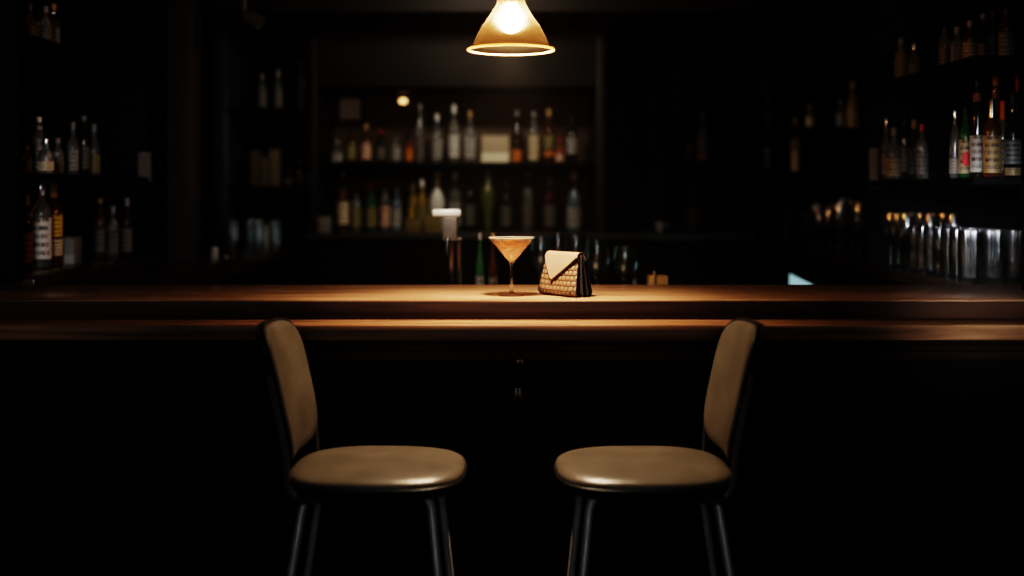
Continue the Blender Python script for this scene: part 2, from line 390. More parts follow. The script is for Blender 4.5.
def bottle(kind, H, r, g, lab, cap, loc, label, rz=0.0, group=None, accent=None, lab_rng=None, name='liquor_bottle', neck_lab=None, two=None, capH=None):
    key = (kind, round(H, 3), round(r, 4), g, lab, cap, accent, lab_rng, neck_lab, two, capH)
    if key in BCACHE: return dup(BCACHE[key], label, loc, rz, group=group)
    t = thing(name, label, 'bottle', loc, rz, group)
    pr = PROF[kind]; sq = SQ.get(kind); seg = 32 if sq else 22
    bm = bmesh.new(); lathe(bm, [(a * r, z * H) for a, z in pr] + [(0, pr[-1][1] * H)], seg, sq)
    finish(bm, 'bottle_body', bottle_glass(g), t, 50)
    zt = pr[-1][1] * H; nr = pr[-1][0] * r
    c0 = zt - (capH or .05 * H) if cap != 'silver' else zt - (capH or .09 * H)
    bm = bmesh.new(); cr = nr * 1.16
    lathe(bm, [(cr * .98, c0), (cr, c0 + .001), (cr, H - .003), (cr * .9, H), (0, H)], 18)
    cc, crgh, cm = CAP[cap]
    finish(bm, 'cap', P('cap_' + cap, cc, crgh, cm), t, 35)
    def wrap(z0, z1, rr, col, half, acc=None, nm='label'):
        bm = bmesh.new(); n = 5
        lathe(bm, [(rr, z0 + (z1 - z0) * i / n) for i in range(n + 1)], 18, sq, None, -PI / 2 - half, -PI / 2 + half)
        finish(bm, nm, label_mat(LC[col], accent=acc), t, 60)
    if lab:
        a, b = lab_rng or LABR[kind]
        wrap(a * H, b * H, r * 1.012 + .0004, lab, 1.25 if not sq else .78, accent)
    if two:
        wrap(two[1] * H, two[2] * H, r * 1.012 + .0004, two[0], 1.25, None, 'lower_label')
    if neck_lab:
        i = max(k for k in range(len(pr)) if pr[k][1] <= .80)
        wrap(.77 * H, .85 * H, pr[i][0] * r * 1.05 + .0006, neck_lab, 2.6, None, 'neck_band')
    BCACHE[key] = t
    return t
ORD = ['first', 'second', 'third', 'fourth', 'fifth', 'sixth', 'seventh', 'eighth', 'ninth', 'tenth', 'eleventh', 'twelfth', 'thirteenth', 'fourteenth', 'fifteenth', 'sixteenth', 'seventeenth', 'eighteenth', 'nineteenth', 'twentieth']
def row(items, z, where, group, rz=0.0):
    """items: (px, d, top px, width px, kind, glass, label, cap, description, extra)"""
    items = sorted(items, key=lambda q: q[0])
    for i, q in enumerate(items):
        px, d, top, w, kind, g, lab, cap, desc = q[:9]; ex = q[9] if len(q) > 9 else {}
        ex = dict(ex)
        H = max(.09, Zp(top, d) - z); r = L(w, d) / 2
        txt = '%s, %s from left, %s' % (desc, ORD[i], where)
        bottle(kind, H, r, g, lab, cap, (X(px, d), d, z + .0003), txt, ex.pop('rz', rz), group, **ex)

# upper shelf of the back bar
d = 5.80
row([
 (337, d, 140, 12, 'squat', 'clear', 'grey', 'grey', 'squat grey bottle'),
 (351, d, 126, 10, 'spirit', 'brown', 'olive', 'black', 'olive-labelled brown bottle'),
 (366, d, 124, 10, 'spirit', 'brown', 'pink', 'tan', 'pinkish cream-labelled bottle'),
 (381, d, 130, 10, 'wine', 'dark', 'dim', 'red', 'dim dark bottle with red cap'),
 (396, d, 130, 10, 'spirit', 'clear', 'grey', 'black', 'grey-labelled short bottle'),
 (409, d, 136, 8, 'spirit', 'orange', 'orange', 'black', 'small orange bottle', dict(lab_rng=(.12, .5))),
 (420, d, 104, 9, 'slim', 'clear', 'dim', 'grey', 'tall slim grey bottle'),
 (437, d, 114, 11, 'spirit', 'clear', 'grey', 'white', 'clear bottle with white cap'),
 (454, d, 105, 11, 'spirit', 'clear', 'white', 'white', 'tall clear bottle with white label'),
 (470, d, 111, 11, 'square', 'clear', 'grey', 'tan', 'square clear bottle'),
 (517, d, 111, 10, 'slim', 'dark', 'orange', 'grey', 'tall dark bottle with orange foot', dict(lab_rng=(.03, .26))),
 (534, d, 112, 11, 'wine', 'clear', 'cream', 'grey', 'tall bottle with long cream label', dict(lab_rng=(.06, .56))),
 (549, d, 109, 11, 'spirit', 'brown', 'olive', 'tan', 'tall brown bottle', dict(two=('orange', .12, .22), lab_rng=(.26, .52))),
 (560, 5.72, 138, 9, 'squat', 'orange', 'pink', 'red', 'small pinkish orange bottle', dict(lab_rng=(.06, .36))),
 (572, d, 116, 11, 'spirit', 'dark', 'grey', 'black', 'dark bottle with grey label', dict(lab_rng=(.2, .56))),
], BB1, 'upper back shelf', 'bottles on the upper back shelf')
def carton(label, px0, px1, py0, d, z, col, dep=.09, band=None, name='carton', rz=0.0, group=None):
    t = thing(name, label, 'box', (X((px0 + px1) / 2, d), d, z + .0003), rz, group)
    w = L(px1 - px0, d); h = Zp(py0, d) - z
    bm = bmesh.new(); box(bm, -w / 2, w / 2, -dep / 2, dep / 2, 0, h, bev=.002); finish(bm, 'carton_body', P('card_%d' % int(col[0] * 999), col, .6), t)
    if band:
        bm = bmesh.new(); box(bm, -w / 2 - .0006, w / 2 + .0006, -dep / 2 - .0008, -dep / 2 + .003, .004, h * .38); finish(bm, 'printed_band', P('band_card', band, .55), t)
    bm = bmesh.new(); box(bm, -w / 2 - .001, w / 2 + .001, -dep / 2 - .001, dep / 2 + .001, h, h + .006, bev=.001); finish(bm, 'lid', P('card_lid_%d' % int(col[0] * 999), [c * .7 for c in col], .6), t)
carton('wide cream carton with pale lower band, amid the upper back shelf bottles', 482, 509, 137, 5.78, BB1, (.50, .40, .28), .10, (.85, .80, .62))
# niche bottom row
d = 5.82
row([
 (343, d, 171, 12, 'wine', 'brown', 'cream', 'grey', 'tall cream-labelled bottle'),
 (356, d, 186, 11, 'spirit', 'clear', 'olive', 'black', 'olive-labelled bottle'),
 (371, d, 182, 12, 'spirit', 'green', 'olive', 'red', 'greenish bottle with red cap'),
 (385, d, 180, 10, 'spirit', 'clear', 'pink', 'black', 'narrow pale-labelled bottle'),
 (397, d, 186, 10, 'square', 'blue', 'grey', 'grey', 'square bluish bottle'),
 (413, d, 183, 10, 'spirit', 'gold', 'yellow', 'white', 'golden bottle with white cap'),
 (422, 5.74, 180, 11, 'spirit', 'gold', 'olive', 'white', 'dull gold bottle with white cap'),
 (437, d, 171, 16, 'squat', 'white', None, 'tan', 'stout opaque white bottle'),
 (455, d, 171, 13, 'spirit', 'clear', 'grey', 'white', 'clear bottle with pale cap'),
 (470, d, 176, 12, 'wine', 'dark', 'dim', 'black', 'black wine-shaped bottle'),
 (488, 5.74, 171, 15, 'globe', 'lime', None, 'grey', 'round-headed lime green bottle'),
 (506, d, 180, 12, 'spirit', 'dark', 'dim', 'grey', 'dark bottle with dim label'),
 (528, d, 171, 12, 'wine', 'clear', 'dim', 'grey', 'clear bottle with grey cap'),
 (550, d, 178, 13, 'spirit', 'red', 'dim', 'grey', 'dim reddish bottle'),
 (574, d, 172, 15, 'squat', 'blue', 'grey', 'white', 'stout grey-blue bottle'),
], BB0, 'lower back row', 'bottles on the back bar worktop')
carton('small amber-gold carton standing before the white bottle on the back bar', 424, 441, 214, 5.63, BB0, (.22, .17, .06), .06)
carton('flat olive-gold carton before the two golden bottles on the back bar', 405, 422, 219, 5.62, BB0, (.18, .14, .05), .05)
# right of the niche
row([(689, 5.85, 128, 9, 'spirit', 'dark', 'dim', 'black', 'dim short bottle'),
     (702, 5.85, 112, 10, 'wine', 'clear', 'grey', 'grey', 'taller pale-labelled bottle', dict(two=('pink', .08, .2), lab_rng=(.22, .5)))],
    BB1, 'small shelf right of back bar', 'bottles right of the back bar')
bottle('wine', .24, .036, 'green', 'dim', 'black', (X(692, 5.8), 5.8, BB0 + .0003), 'dark green bottle standing below the small shelf right of the back bar')

# near right shelf, lower level
d = 3.62
RN = 'near right shelf'
row([
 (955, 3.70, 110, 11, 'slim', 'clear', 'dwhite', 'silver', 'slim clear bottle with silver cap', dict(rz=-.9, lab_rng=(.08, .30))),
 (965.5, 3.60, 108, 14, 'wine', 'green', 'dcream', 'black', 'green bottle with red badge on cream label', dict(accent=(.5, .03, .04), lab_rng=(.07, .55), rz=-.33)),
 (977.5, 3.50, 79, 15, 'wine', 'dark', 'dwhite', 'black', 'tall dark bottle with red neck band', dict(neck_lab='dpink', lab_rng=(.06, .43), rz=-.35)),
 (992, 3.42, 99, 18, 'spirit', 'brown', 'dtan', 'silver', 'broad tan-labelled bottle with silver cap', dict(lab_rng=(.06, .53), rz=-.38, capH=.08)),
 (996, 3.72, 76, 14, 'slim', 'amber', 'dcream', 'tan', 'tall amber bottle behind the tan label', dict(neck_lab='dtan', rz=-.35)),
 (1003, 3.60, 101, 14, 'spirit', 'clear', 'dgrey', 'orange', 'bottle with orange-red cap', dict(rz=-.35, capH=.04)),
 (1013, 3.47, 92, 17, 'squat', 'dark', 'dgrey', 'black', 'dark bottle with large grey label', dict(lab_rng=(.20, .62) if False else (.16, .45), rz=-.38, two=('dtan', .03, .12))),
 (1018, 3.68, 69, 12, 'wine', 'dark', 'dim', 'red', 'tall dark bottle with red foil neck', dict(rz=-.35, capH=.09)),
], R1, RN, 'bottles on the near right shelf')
row([
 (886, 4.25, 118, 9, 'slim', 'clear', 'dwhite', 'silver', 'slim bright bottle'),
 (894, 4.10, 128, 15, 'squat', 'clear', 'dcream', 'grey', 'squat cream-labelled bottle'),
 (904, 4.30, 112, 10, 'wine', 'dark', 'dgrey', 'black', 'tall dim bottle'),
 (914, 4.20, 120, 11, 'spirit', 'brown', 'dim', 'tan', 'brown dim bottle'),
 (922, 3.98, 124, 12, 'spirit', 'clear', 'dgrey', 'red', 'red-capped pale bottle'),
], R1, 'far part of lower right shelf', 'farther bottles on the eye-level right shelf', -.35)
row([
 (901, 4.22, 38, 13, 'spirit', 'gold', 'olive', 'grey', 'dull gold bottle'),
 (914, 4.12, 42, 12, 'squat', 'clear', 'dgrey', 'silver', 'squat clear bottle'),
 (945, 3.82, 22, 12, 'spirit', 'clear', 'dgrey', 'black', 'pale-labelled bottle'),
 (957, 3.66, 27, 13, 'square', 'clear', 'dgrey', 'grey', 'square clear bottle'),
 (970, 3.56, 21, 14, 'spirit', 'brown', 'dcream', 'grey', 'cream-labelled bottle'),
 (983, 3.66, 14, 10, 'slim', 'dark', 'dim', 'grey', 'slim dark bottle'),
 (993, 3.60, 10, 12, 'wine', 'dark', 'dim', 'black', 'dark wine-shaped bottle'),
 (1006, 3.50, 4, 15, 'spirit', 'red', 'dgrey', 'black', 'dim reddish bottle with pale label'),
], R2, 'top right shelf', 'bottles on the top right shelf', -.35)
# back right corner
d = 5.86
row([(767, d, 128, 8, 'spirit', 'dark', 'grey', 'grey', 'dim small-labelled bottle'),
     (795, d, 118, 10, 'slim', 'gold', 'cream', 'tan', 'slim olive-cream bottle', dict(lab_rng=(.03, .62)))],
    BR1, 'back right corner lower shelf', 'bottles on the back right corner lower shelf')
row([(768, d, 96, 7, 'spirit', 'dark', 'dim', 'grey', 'dim small bottle'),
     (810, d, 105, 9, 'spirit', 'clear', 'cream', 'tan', 'short cream-labelled bottle'),
     (841, d, 100, 10, 'spirit', 'clear', 'grey', 'grey', 'grey-labelled bottle'),
     (853, d, 82, 13, 'squat', 'gold', 'tan', 'tan', 'broad tan-labelled bottle', dict(lab_rng=(.03, .42)))],
    BR2, 'back right corner upper shelf', 'bottles on the back right corner middle shelf')
row([(787, 5.9, 190, 9, 'wine', 'red', 'dim', 'red', 'dim red bottle')], CT, 'below back right corner shelves', 'bottles below the back right corner shelves')

# near left group
row([
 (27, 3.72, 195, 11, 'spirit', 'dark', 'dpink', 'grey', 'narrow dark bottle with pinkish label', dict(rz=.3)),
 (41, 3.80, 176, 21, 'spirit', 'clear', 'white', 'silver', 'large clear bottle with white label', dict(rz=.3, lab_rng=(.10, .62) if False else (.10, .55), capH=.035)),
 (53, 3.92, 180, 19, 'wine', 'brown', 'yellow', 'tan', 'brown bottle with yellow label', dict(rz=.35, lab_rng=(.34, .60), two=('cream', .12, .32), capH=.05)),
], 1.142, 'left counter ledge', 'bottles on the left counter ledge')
carton('low grey box beside the yellow-labelled bottle on the left ledge', 59, 78, 238, 4.0, 1.142, (.26, .26, .25), .08, (.4, .4, .38))
row([
 (27, 3.66, 148, 10, 'spirit', 'clear', 'dim', 'grey', 'dim clear bottle'),
 (39, 3.80, 117, 12, 'wine', 'clear', 'grey', 'white', 'tall bottle with pale neck', dict(neck_lab='grey')),
 (46, 3.70, 138, 16, 'squat', 'clear', 'cream', 'silver', 'squat bottle with cream label', dict(lab_rng=(.10, .36))),
 (58, 3.90, 138, 12, 'spirit', 'clear', 'dim', 'grey', 'clear bottle with dim label'),
 (73, 4.05, 122, 11, 'spirit', 'clear', 'grey', 'grey', 'grey-labelled bottle'),
 (84, 4.20, 116, 11, 'wine', 'dark', 'dim', 'grey', 'dark wine-shaped bottle'),
 (94, 4.30, 124, 12, 'squat', 'clear', 'olive', 'grey', 'squat olive-labelled bottle'),
], L1, 'near left lower shelf', 'bottles on the near left shelf', .33)
row([
 (30, 3.70, 4, 12, 'spirit', 'clear', 'dim', 'grey', 'dim clear bottle'),
 (38, 3.85, -8, 12, 'wine', 'dark', 'grey', 'silver', 'taller dark bottle'),
 (46, 3.78, 6, 12, 'spirit', 'clear', 'dim', 'grey', 'clear bottle with grey cap'),
 (54, 3.90, 4, 13, 'square', 'brown', 'dim', 'tan', 'square brown bottle'),
], L2, 'top left shelf', 'bottles on the top left shelf', .33)
row([
 (100, 4.3, 198, 11, 'wine', 'brown', 'dim', 'tan', 'dim brown bottle'),
 (113, 4.35, 206, 12, 'spirit', 'clear', 'dim', 'grey', 'dim clear bottle'),
 (127, 4.4, 198, 12, 'spirit', 'dark', 'dim', 'grey', 'black bottle'),
], 1.142, 'far end of left ledge', 'dim bottles at the far end of the left ledge')
carton('narrow pale grey carton on the near left shelf, beside the post', 137, 151, 151, 4.35, L1 - .0, (.34, .34, .32), .06) if False else None
# pale card pinned on the far panel of the near left unit
t = thing('pinned_card', 'narrow pale card pinned to the dark panel left of the post', 'card', (X(144.5, 4.497), 4.4988, Zp(167, 4.497)))
bm = bmesh.new(); box(bm, -L(6.5, 4.5), L(6.5, 4.5), -.0016, 0, -L(15, 4.5), L(15, 4.5)); finish(bm, 'card_sheet', P('pale_card', (.22, .22, .21), .6), t)
bm = bmesh.new(); lathe(bm, [(.003, 0), (.0045, .002), (.003, .004), (0, .0045)], 12); pin = finish(bm, 'pin', STEEL, t); pin.rotation_euler = (PI / 2, 0, 0); pin.location = (0, -.0016, L(13, 4.5))
# card on the right panel
t = thing('pinned_card', 'narrow pale strip pinned to the panel edge of the right shelving', 'card', (X(861.5, 4.449), 4.4492, Zp(170, 4.449)))
t.location = (1.40, 4.4492, Zp(168, 4.449))
bm = bmesh.new(); box(bm, -.018, .018, -.0016, 0, -L(20, 4.45), L(20, 4.45)); finish(bm, 'card_sheet', P('pale_strip', (.42, .42, .42), .5), t)
bm = bmesh.new(); lathe(bm, [(.003, 0), (.0045, .002), (.003, .004), (0, .0045)], 12); pin = finish(bm, 'pin', STEEL, t); pin.rotation_euler = (PI / 2, 0, 0); pin.location = (0, -.0016, L(18, 4.45))

# back left shelving contents
d = 5.8
for (a, b, top, col, lab) in [(252, 262, 152, (.10, .08, .05), 'dim brown carton, leftmost on the back left shelf'),
                              (263, 270, 158, (.14, .11, .07), 'narrow brown carton between its neighbours on the back left shelf'),
                              (271, 281, 150, (.18, .14, .08), 'tan upright carton, rightmost of three on the back left shelf')]:
    carton(lab, a, b, top, d, BL1, col, .12, group='cartons on the back left shelf')
row([(289, d, 168, 9, 'squat', 'clear', 'grey', 'grey', 'small grey bottle'),
     (300, d, 160, 9, 'spirit', 'dark', 'dim', 'grey', 'dark bottle with dim label'),
     (311, d, 163, 9, 'spirit', 'clear', 'grey', 'grey', 'pale-labelled bottle')],
    BL1, 'back left shelf beside cartons', 'bottles on the back left shelf')
row([(262, d, 74, 10, 'spirit', 'clear', 'dim', 'grey', 'very dim bottle'),
     (278, d, 70, 10, 'squat', 'clear', 'dim', 'grey', 'very dim squat bottle'),
     (302, d, 62, 11, 'wine', 'clear', 'dim', 'grey', 'very dim tall bottle')],
    BL2, 'back left corner top shelf', 'bottles on the top shelf of the back left corner')

def jar(label, px, d, top, w, z, col, name='ceramic_jar', group=None):
    t = thing(name, label, 'jar', (X(px, d), d, z + .0003), 0, group)
    H = Zp(top, d) - z; r = L(w, d) / 2
    bm = bmesh.new(); lathe(bm, [(0, 0), (r * .85, 0), (r, H * .08), (r, H * .72), (r * .9, H * .82), (r * .75, H * .86), (0, H * .86)], 20); finish(bm, 'jar_body', P('ceramic_%d' % int(col[0] * 99), col, .35), t)
    bm = bmesh.new(); lathe(bm, [(r * .8, H * .86), (r * .82, H * .9), (r * .6, H * .95), (r * .2, H * .97), (r * .2, H), (0, H)], 20); finish(bm, 'lid', P('ceramic_%d' % int(col[0] * 99), col, .35), t)
WJ = 'white jars at the far end of the left counter'
jar('left of two white jars at the far end of the left counter', 255, 5.72, 221, 8, CT, (.62, .61, .58), group=WJ)
jar('right of two white jars at the far end of the left counter', 265.5, 5.78, 224, 7, CT, (.52, .51, .49), group=WJ)
jar('grey jar right of the two white jars on the left counter', 277, 5.8, 224, 9, CT, (.20, .20, .20), group=WJ)
jar('white pot standing alone near the left counter edge', 214.5, 4.75, 246, 8, CT, (.42, .43, .42))
jar('tiny pale pot right of the white pot on the left counter', 226, 4.85, 255, 4, CT, (.30, .31, .31))
carton('small grey box on the back bar worktop at its left end', 319, 331, 217, 5.63, BB0, (.22, .21, .19), .07)

# ------------------------------------------------------------------ glassware
CLEAR = glassy('clear_glass', (.96, .98, .98))
def sparkle_glass():
    m, nt, b = mat('cut_glass'); N = nt.nodes.new
    b.inputs['Base Color'].default_value = (.95, .98, .98, 1); b.inputs['Roughness'].default_value = .02; b.inputs['Transmission Weight'].default_value = 1
    g = N('ShaderNodeBsdfGlossy'); g.inputs['Roughness'].default_value = .13; g.inputs['Color'].default_value = (.9, .95, .97, 1)
    x = N('ShaderNodeMixShader'); x.inputs[0].default_value = .16
    nt.links.new(b.outputs[0], x.inputs[1]); nt.links.new(g.outputs[0], x.inputs[2]); nt.links.new(x.outputs[0], nt.nodes['Material Output'].inputs['Surface'])
    return m
CUT = sparkle_glass()
GC = {}
def glass(kind, H, r, loc, label, group, name):
    key = (kind, round(H, 3), round(r, 4))
    if key in GC:
        o = GC[key].copy(); C.objects.link(o); o.location = loc; o.rotation_euler = (0, 0, random.random() * 6); o['label'] = label; o['group'] = group
        return o
    bm = bmesh.new()
    if kind == 'highball':
        pr = [(0, 0), (r * .90, 0), (r * .95, .003), (r, H * .97), (r * .985, H), (r * .95, H * .985), (r * .87, .018), (r * .6, .013), (0, .012)]
        lathe(bm, pr, 72, flute=(18, .075))
    elif kind == 'wine':
        pr = [(0, 0), (r * .9, 0), (r * .9, .002), (r * .25, .006), (.0042, .014), (.0036, H * .40), (.008, H * .44), (r * .7, H * .54), (r, H * .68), (r * .96, H * .82), (r * .8, H),
              (r * .78, H * .998), (r * .93, H * .82), (r * .97, H * .68), (r * .66, H * .55), (.004, H * .455), (0, H * .45)]
        lathe(bm, pr, 22)
    else:  # coupe
        pr = [(0, 0), (r * .75, 0), (r * .75, .002), (r * .2, .006), (.004, .014), (.0036, H * .52), (.010, H * .56), (r * .75, H * .68), (r, H * .9), (r * .98, H), (r * .96, H * .998), (r * .97, H * .9), (r * .72, H * .69), (.004, H * .575), (0, H * .57)]
        lathe(bm, pr, 22)
    o = finish(bm, name, CUT, None, 35)
    o.location = loc; tag(o, label, 'glass', group)
    GC[key] = o
    return o
ROWN = ['front', 'second', 'third', 'fourth', 'fifth', 'sixth', 'seventh', 'rearmost']
COLN = ['left', 'middle', 'right']
for j in range(7):
    for i in range(3):
        y = 3.585 + j * .076; x = 1.430 + i * .072 + random.uniform(-.002, .002)
        glass('highball', .163, .0325, (x, y, CT + .0003), 'clear highball glass on the right counter, %s row back, %s one' % (ROWN[j], COLN[i]) if j else
              'clear highball glass on the right counter, nearest row, %s one' % COLN[i], 'highball glasses massed on the right counter', 'highball_glass')
for j in range(3):
    for i in range(3):
        y = 4.165 + j * .088; x = 1.43 + i * .085
        glass('wine', .205, .040, (x, y, CT + .0003), 'stemmed glass behind the highball glasses, %s row, %s one' % (['nearest', 'middle', 'farthest'][j], COLN[i]),
              'stemmed glasses behind the highballs', 'wine_glass')
# back right corner glasses on the counter
k = 0
for (px, d, h) in [(778, 5.5, .2), (789, 5.6, .18), (799, 5.4, .23), (817, 5.3, .2), (826, 5.15, .22), (836, 5.0, .24), (844, 5.25, .26), (852, 5.05, .25), (859, 4.9, .24)]:
    x = X(px, d)
    if x < 1.42: x = 1.42 + (1.42 - x) * .1
    glass('wine', h, .042, (x, d, CT + .0003), 'dim stemmed glass past the right shelving, %s from the left' % ORD[k], 'dim stemmed glasses past the right shelving', 'wine_glass'); k += 1
# left far counter glasses
for k, px in enumerate((227, 234, 241, 247)):
    dd = 5.66 + .09 * (k % 2)
    glass('highball', .145, .03, (max(X(px, dd), -1.368 + .03 + k * .0), dd, CT + .0003) if False else (-1.345 + k * .062, dd - .12, CT + .0003),
          'dim tumbler left of the white jars, %s from the left' % ORD[k], 'dim tumblers left of the white jars', 'tumbler')
# glassware on the working shelf behind the bag
WS = .98
k = 0
for (px, d, h, kind) in [(541, 4.22, .25, 'wine'), (558, 4.12, .27, 'wine'), (576, 4.2, .26, 'wine'), (597, 4.05, .245, 'wine'), (625, 4.1, .22, 'wine')]:
    glass(kind, h, .046, (X(px, d), d, WS + .0003), 'dim wine glass behind the bar, %s' % ['first from the left, behind the clutch bag', 'second from the left, behind the clutch bag', 'third from the left, behind the clutch bag', 'just right of the clutch bag', 'farthest right, near the small tan box'][k],
          'dim wine glasses behind the clutch bag', 'wine_glass'); k += 1
bottle('spirit', .145, .022, 'blue', None, 'black', (X(635, 3.85), 3.85, WS + .0003), 'tiny teal bottle peeping over the counter left of the tan box')
t = thing('garnish_box', 'small tan box with a peg, peeping over the counter right of the bag', 'box', (X(657.5, 3.8), 3.8, WS + .0003))
bm = bmesh.new(); box(bm, -.032, .032, -.03, .03, 0, .138, bev=.003); finish(bm, 'box_body', P('tan_box', (.50, .34, .17), .55), t)
bm = bmesh.new(); tube(bm, [(-.015, -.036, .02), (-.015, -.036, .155)], .0045, 10); finish(bm, 'peg', P('peg_wood', (.45, .33, .2), .5), t)
bottle('slim', L(75, 4.1) - .0, .0165, 'green', 'dim', 'grey', (X(480, 4.1), 4.1, WS + .0003), 'slim grey-green bottle between the tap and the martini glass')
bottle('slim', .27, .017, 'brown', 'dim', 'tan', (X(493, 4.0), 4.0, WS + .0003), 'brown bottle standing just behind the martini glass')
# white cup on back worktop
t = thing('white_cup', 'small white cup alone in the dark, right of the back bar', 'cup', (X(662, 5.6), 5.66, BB0 + .0003))
bm = bmesh.new(); r = .030; lathe(bm, [(0, .002), (.014, 0), (.016, .004), (.024, .02), (r, .052), (r - .002, .052), (.022, .022), (.013, .008), (0, .007)], 22); finish(bm, 'cup_bowl', P('white_china', (.30, .30, .31), .3), t)
bm = bmesh.new(); tube(bm, smooth_path([(.026, 0, .042), (.042, 0, .042), (.044, 0, .026), (.024, 0, .018)]), .003, 8); finish(bm, 'handle', P('white_china', (.30, .30, .31), .3), t)

# drinks tap
d = 3.9
t = thing('drinks_tap', 'steel drinks tap with grey block and white crossbar, left of martini glass', 'tap', (X(450, d), d, WS + .0003))
z0 = WS + .0003
bm = bmesh.new(); lathe(bm, [(0, 0), (.045, 0), (.045, .008), (.038, .014), (0, .014)], 28); finish(bm, 'base', CHROME, t)
bm = bmesh.new(); lathe(bm, [(.012, .014), (.012, Zp(240, d) - z0)], 18, off=(.003, 0, 0)); finish(bm, 'column', CHROME, t)
bm = bmesh.new(); tube(bm, [(.030, 0, .012), (.030, 0, Zp(242, d) - z0)], .0085, 14); finish(bm, 'column', P('copper', (.72, .48, .30), .25, 1.0), t)
a, b = Zp(241, d) - z0, Zp(217, d) - z0
bm = bmesh.new(); box(bm, -.024, .026, -.03, .03, a, b, bev=.006); box(bm, .018, .040, -.010, .010, a, a + .012, bev=.003); finish(bm, 'block', P('grey_block', (.15, .135, .125), .45), t)
bm = bmesh.new(); box(bm, -.060, .038, -.018, .018, b, b + L(7.5, d), bev=.008, seg=3); finish(bm, 'crossbar', P('white_enamel', (.72, .69, .64), .3), t)
bm = bmesh.new(); tube(bm, smooth_path([(-.004, -.028, a + .012), (-.004, -.06, a + .01), (-.006, -.07, a - .02), (-.007, -.072, a - .05)]), .007, 12); finish(bm, 'spout', CHROME, t)

# undercounter fridge glow at the right
fr = thing('undercounter_fridge', 'undercounter fridge with glowing pale door, inside the bar at right', 'fridge', (1.262, 4.62, 0), math.radians(-5))
bm = bmesh.new(); box(bm, -.085, .10, -.38, .40, .02, 1.045, bev=.004); finish(bm, 'cabinet', P('fridge_black', (.01, .011, .012), .4), fr)
m, nt, b = mat('lit_fridge_glass')
tc = nt.nodes.new('ShaderNodeTexCoord'); sp = nt.nodes.new('ShaderNodeSeparateXYZ'); cr = nt.nodes.new('ShaderNodeValToRGB')
cr.color_ramp.elements[0].position = .3; cr.color_ramp.elements[0].color = (.55, .80, .92, 1); cr.color_ramp.elements[1].position = .98; cr.color_ramp.elements[1].color = (.30, .48, .50, 1)
nt.links.new(tc.outputs['Object'], sp.inputs[0]); nt.links.new(sp.outputs['Z'], cr.inputs['Fac']); nt.links.new(cr.outputs['Color'], b.inputs['Emission Color'])
b.inputs['Emission Strength'].default_value = .75; b.inputs['Base Color'].default_value = (.02, .02, .02, 1)
bm = bmesh.new(); box(bm, -.089, -.0855, -.36, .375, .06, 1.035); finish(bm, 'door_glass', m, fr)
bm = bmesh.new(); tube(bm, [(-.10, -.34, .45), (-.10, -.34, .85)], .006, 10); tube(bm, [(-.084, -.34, .47), (-.10, -.34, .47)], .004, 8); tube(bm, [(-.084, -.34, .83), (-.10, -.34, .83)], .004, 8); finish(bm, 'handle', STEEL, fr)

# framed pieces
def picture(label, px0, px1, py0, py1, d, wy, col, lit=None):
    t = thing('framed_picture', label, 'picture', (X((px0 + px1) / 2, d), wy, Zp((py0 + py1) / 2, d)))
    w, h = L(px1 - px0, d) / 2, L(py1 - py0, d) / 2
    bm = bmesh.new()
    for b4 in ((-w, w, h - .012, h), (-w, w, -h, -h + .012), (-w, -w + .012, -h + .012, h - .012), (w - .012, w, -h + .012, h - .012)):
        box(bm, b4[0], b4[1], -.018, 0, b4[2], b4[3], bev=.002)
    finish(bm, 'frame', BLACK, t)
    bm = bmesh.new(); box(bm, -w + .012, w - .012, -.010, -.001, -h + .012, h - .012); finish(bm, 'print', P('print_%d' % int(col[0] * 999), col, .5), t)
    if lit:
        bm = bmesh.new(); box(bm, w * .35, w - .014, -.0115, -.0101, -h + .014, h * .4); finish(bm, 'pale_strip', P('print_strip', lit, .5), t)
picture('grey framed print at the upper left of the lit back bar', 337, 363, 96, 122, 6.08, 6.0995, (.55, .52, .46))
picture('small dark framed print with pale strip, high in the back right corner', 750, 778, 67, 93, 6.0, 6.1995, (.06, .075, .075), (.22, .24, .23))
# place second print on the corner wall (clear of the shelf board)

# oval wall light
WLS = .72
t = thing('wall_light', 'small glowing oval light on the back wall above the bottles', 'light', (X(403, 6.08), 6.0995, Zp(101, 6.08)))
bm = bmesh.new(); lathe(bm, [(0, 0), (.034 * WLS, 0), (.034 * WLS, .012), (.030 * WLS, .016)], 28, sy=.68); o = finish(bm, 'backplate', P('brass', (.5, .35, .15), .3, 1.0), t); o.rotation_euler = (PI / 2, 0, 0)
bm = bmesh.new(); lathe(bm, [(.029 * WLS, .014), (.026 * WLS, .022), (.016 * WLS, .028), (0, .030)], 28, sy=.68); o = finish(bm, 'lens', P('warm_lens', (.9, .7, .4), .4, emit=(1, .62, .26), es=1.7), t); o.rotation_euler = (PI / 2, 0, 0)

# grey spotlight on a drop rod, upper left
t = thing('ceiling_spotlight', 'small grey unlit spotlight on a rod, upper left near the ceiling', 'spotlight', (X(244, 4.6), 4.6, 2.5995))
GS = P('grey_spot', (.16, .16, .165), .4)
zt = Zp(18, 4.6) - 2.5995
bm = bmesh.new(); lathe(bm, [(0, 0), (.04, 0), (.04, -.015), (.012, -.022), (0, -.022)], 22); finish(bm, 'ceiling_rose', GS, t)
bm = bmesh.new(); tube(bm, [(0, 0, -.02), (0, 0, zt + .02)], .009, 12); finish(bm, 'rod', GS, t)
bm = bmesh.new(); lathe(bm, [(0, 0), (.016, 0), (.026, .02), (.028, .085), (.025, .085), (.022, .03), (0, .028)], 22); o = finish(bm, 'lamp_head', GS, t)
o.location = (-.004, 0, zt + .018); o.rotation_euler = (0, math.radians(118), math.radians(-12))

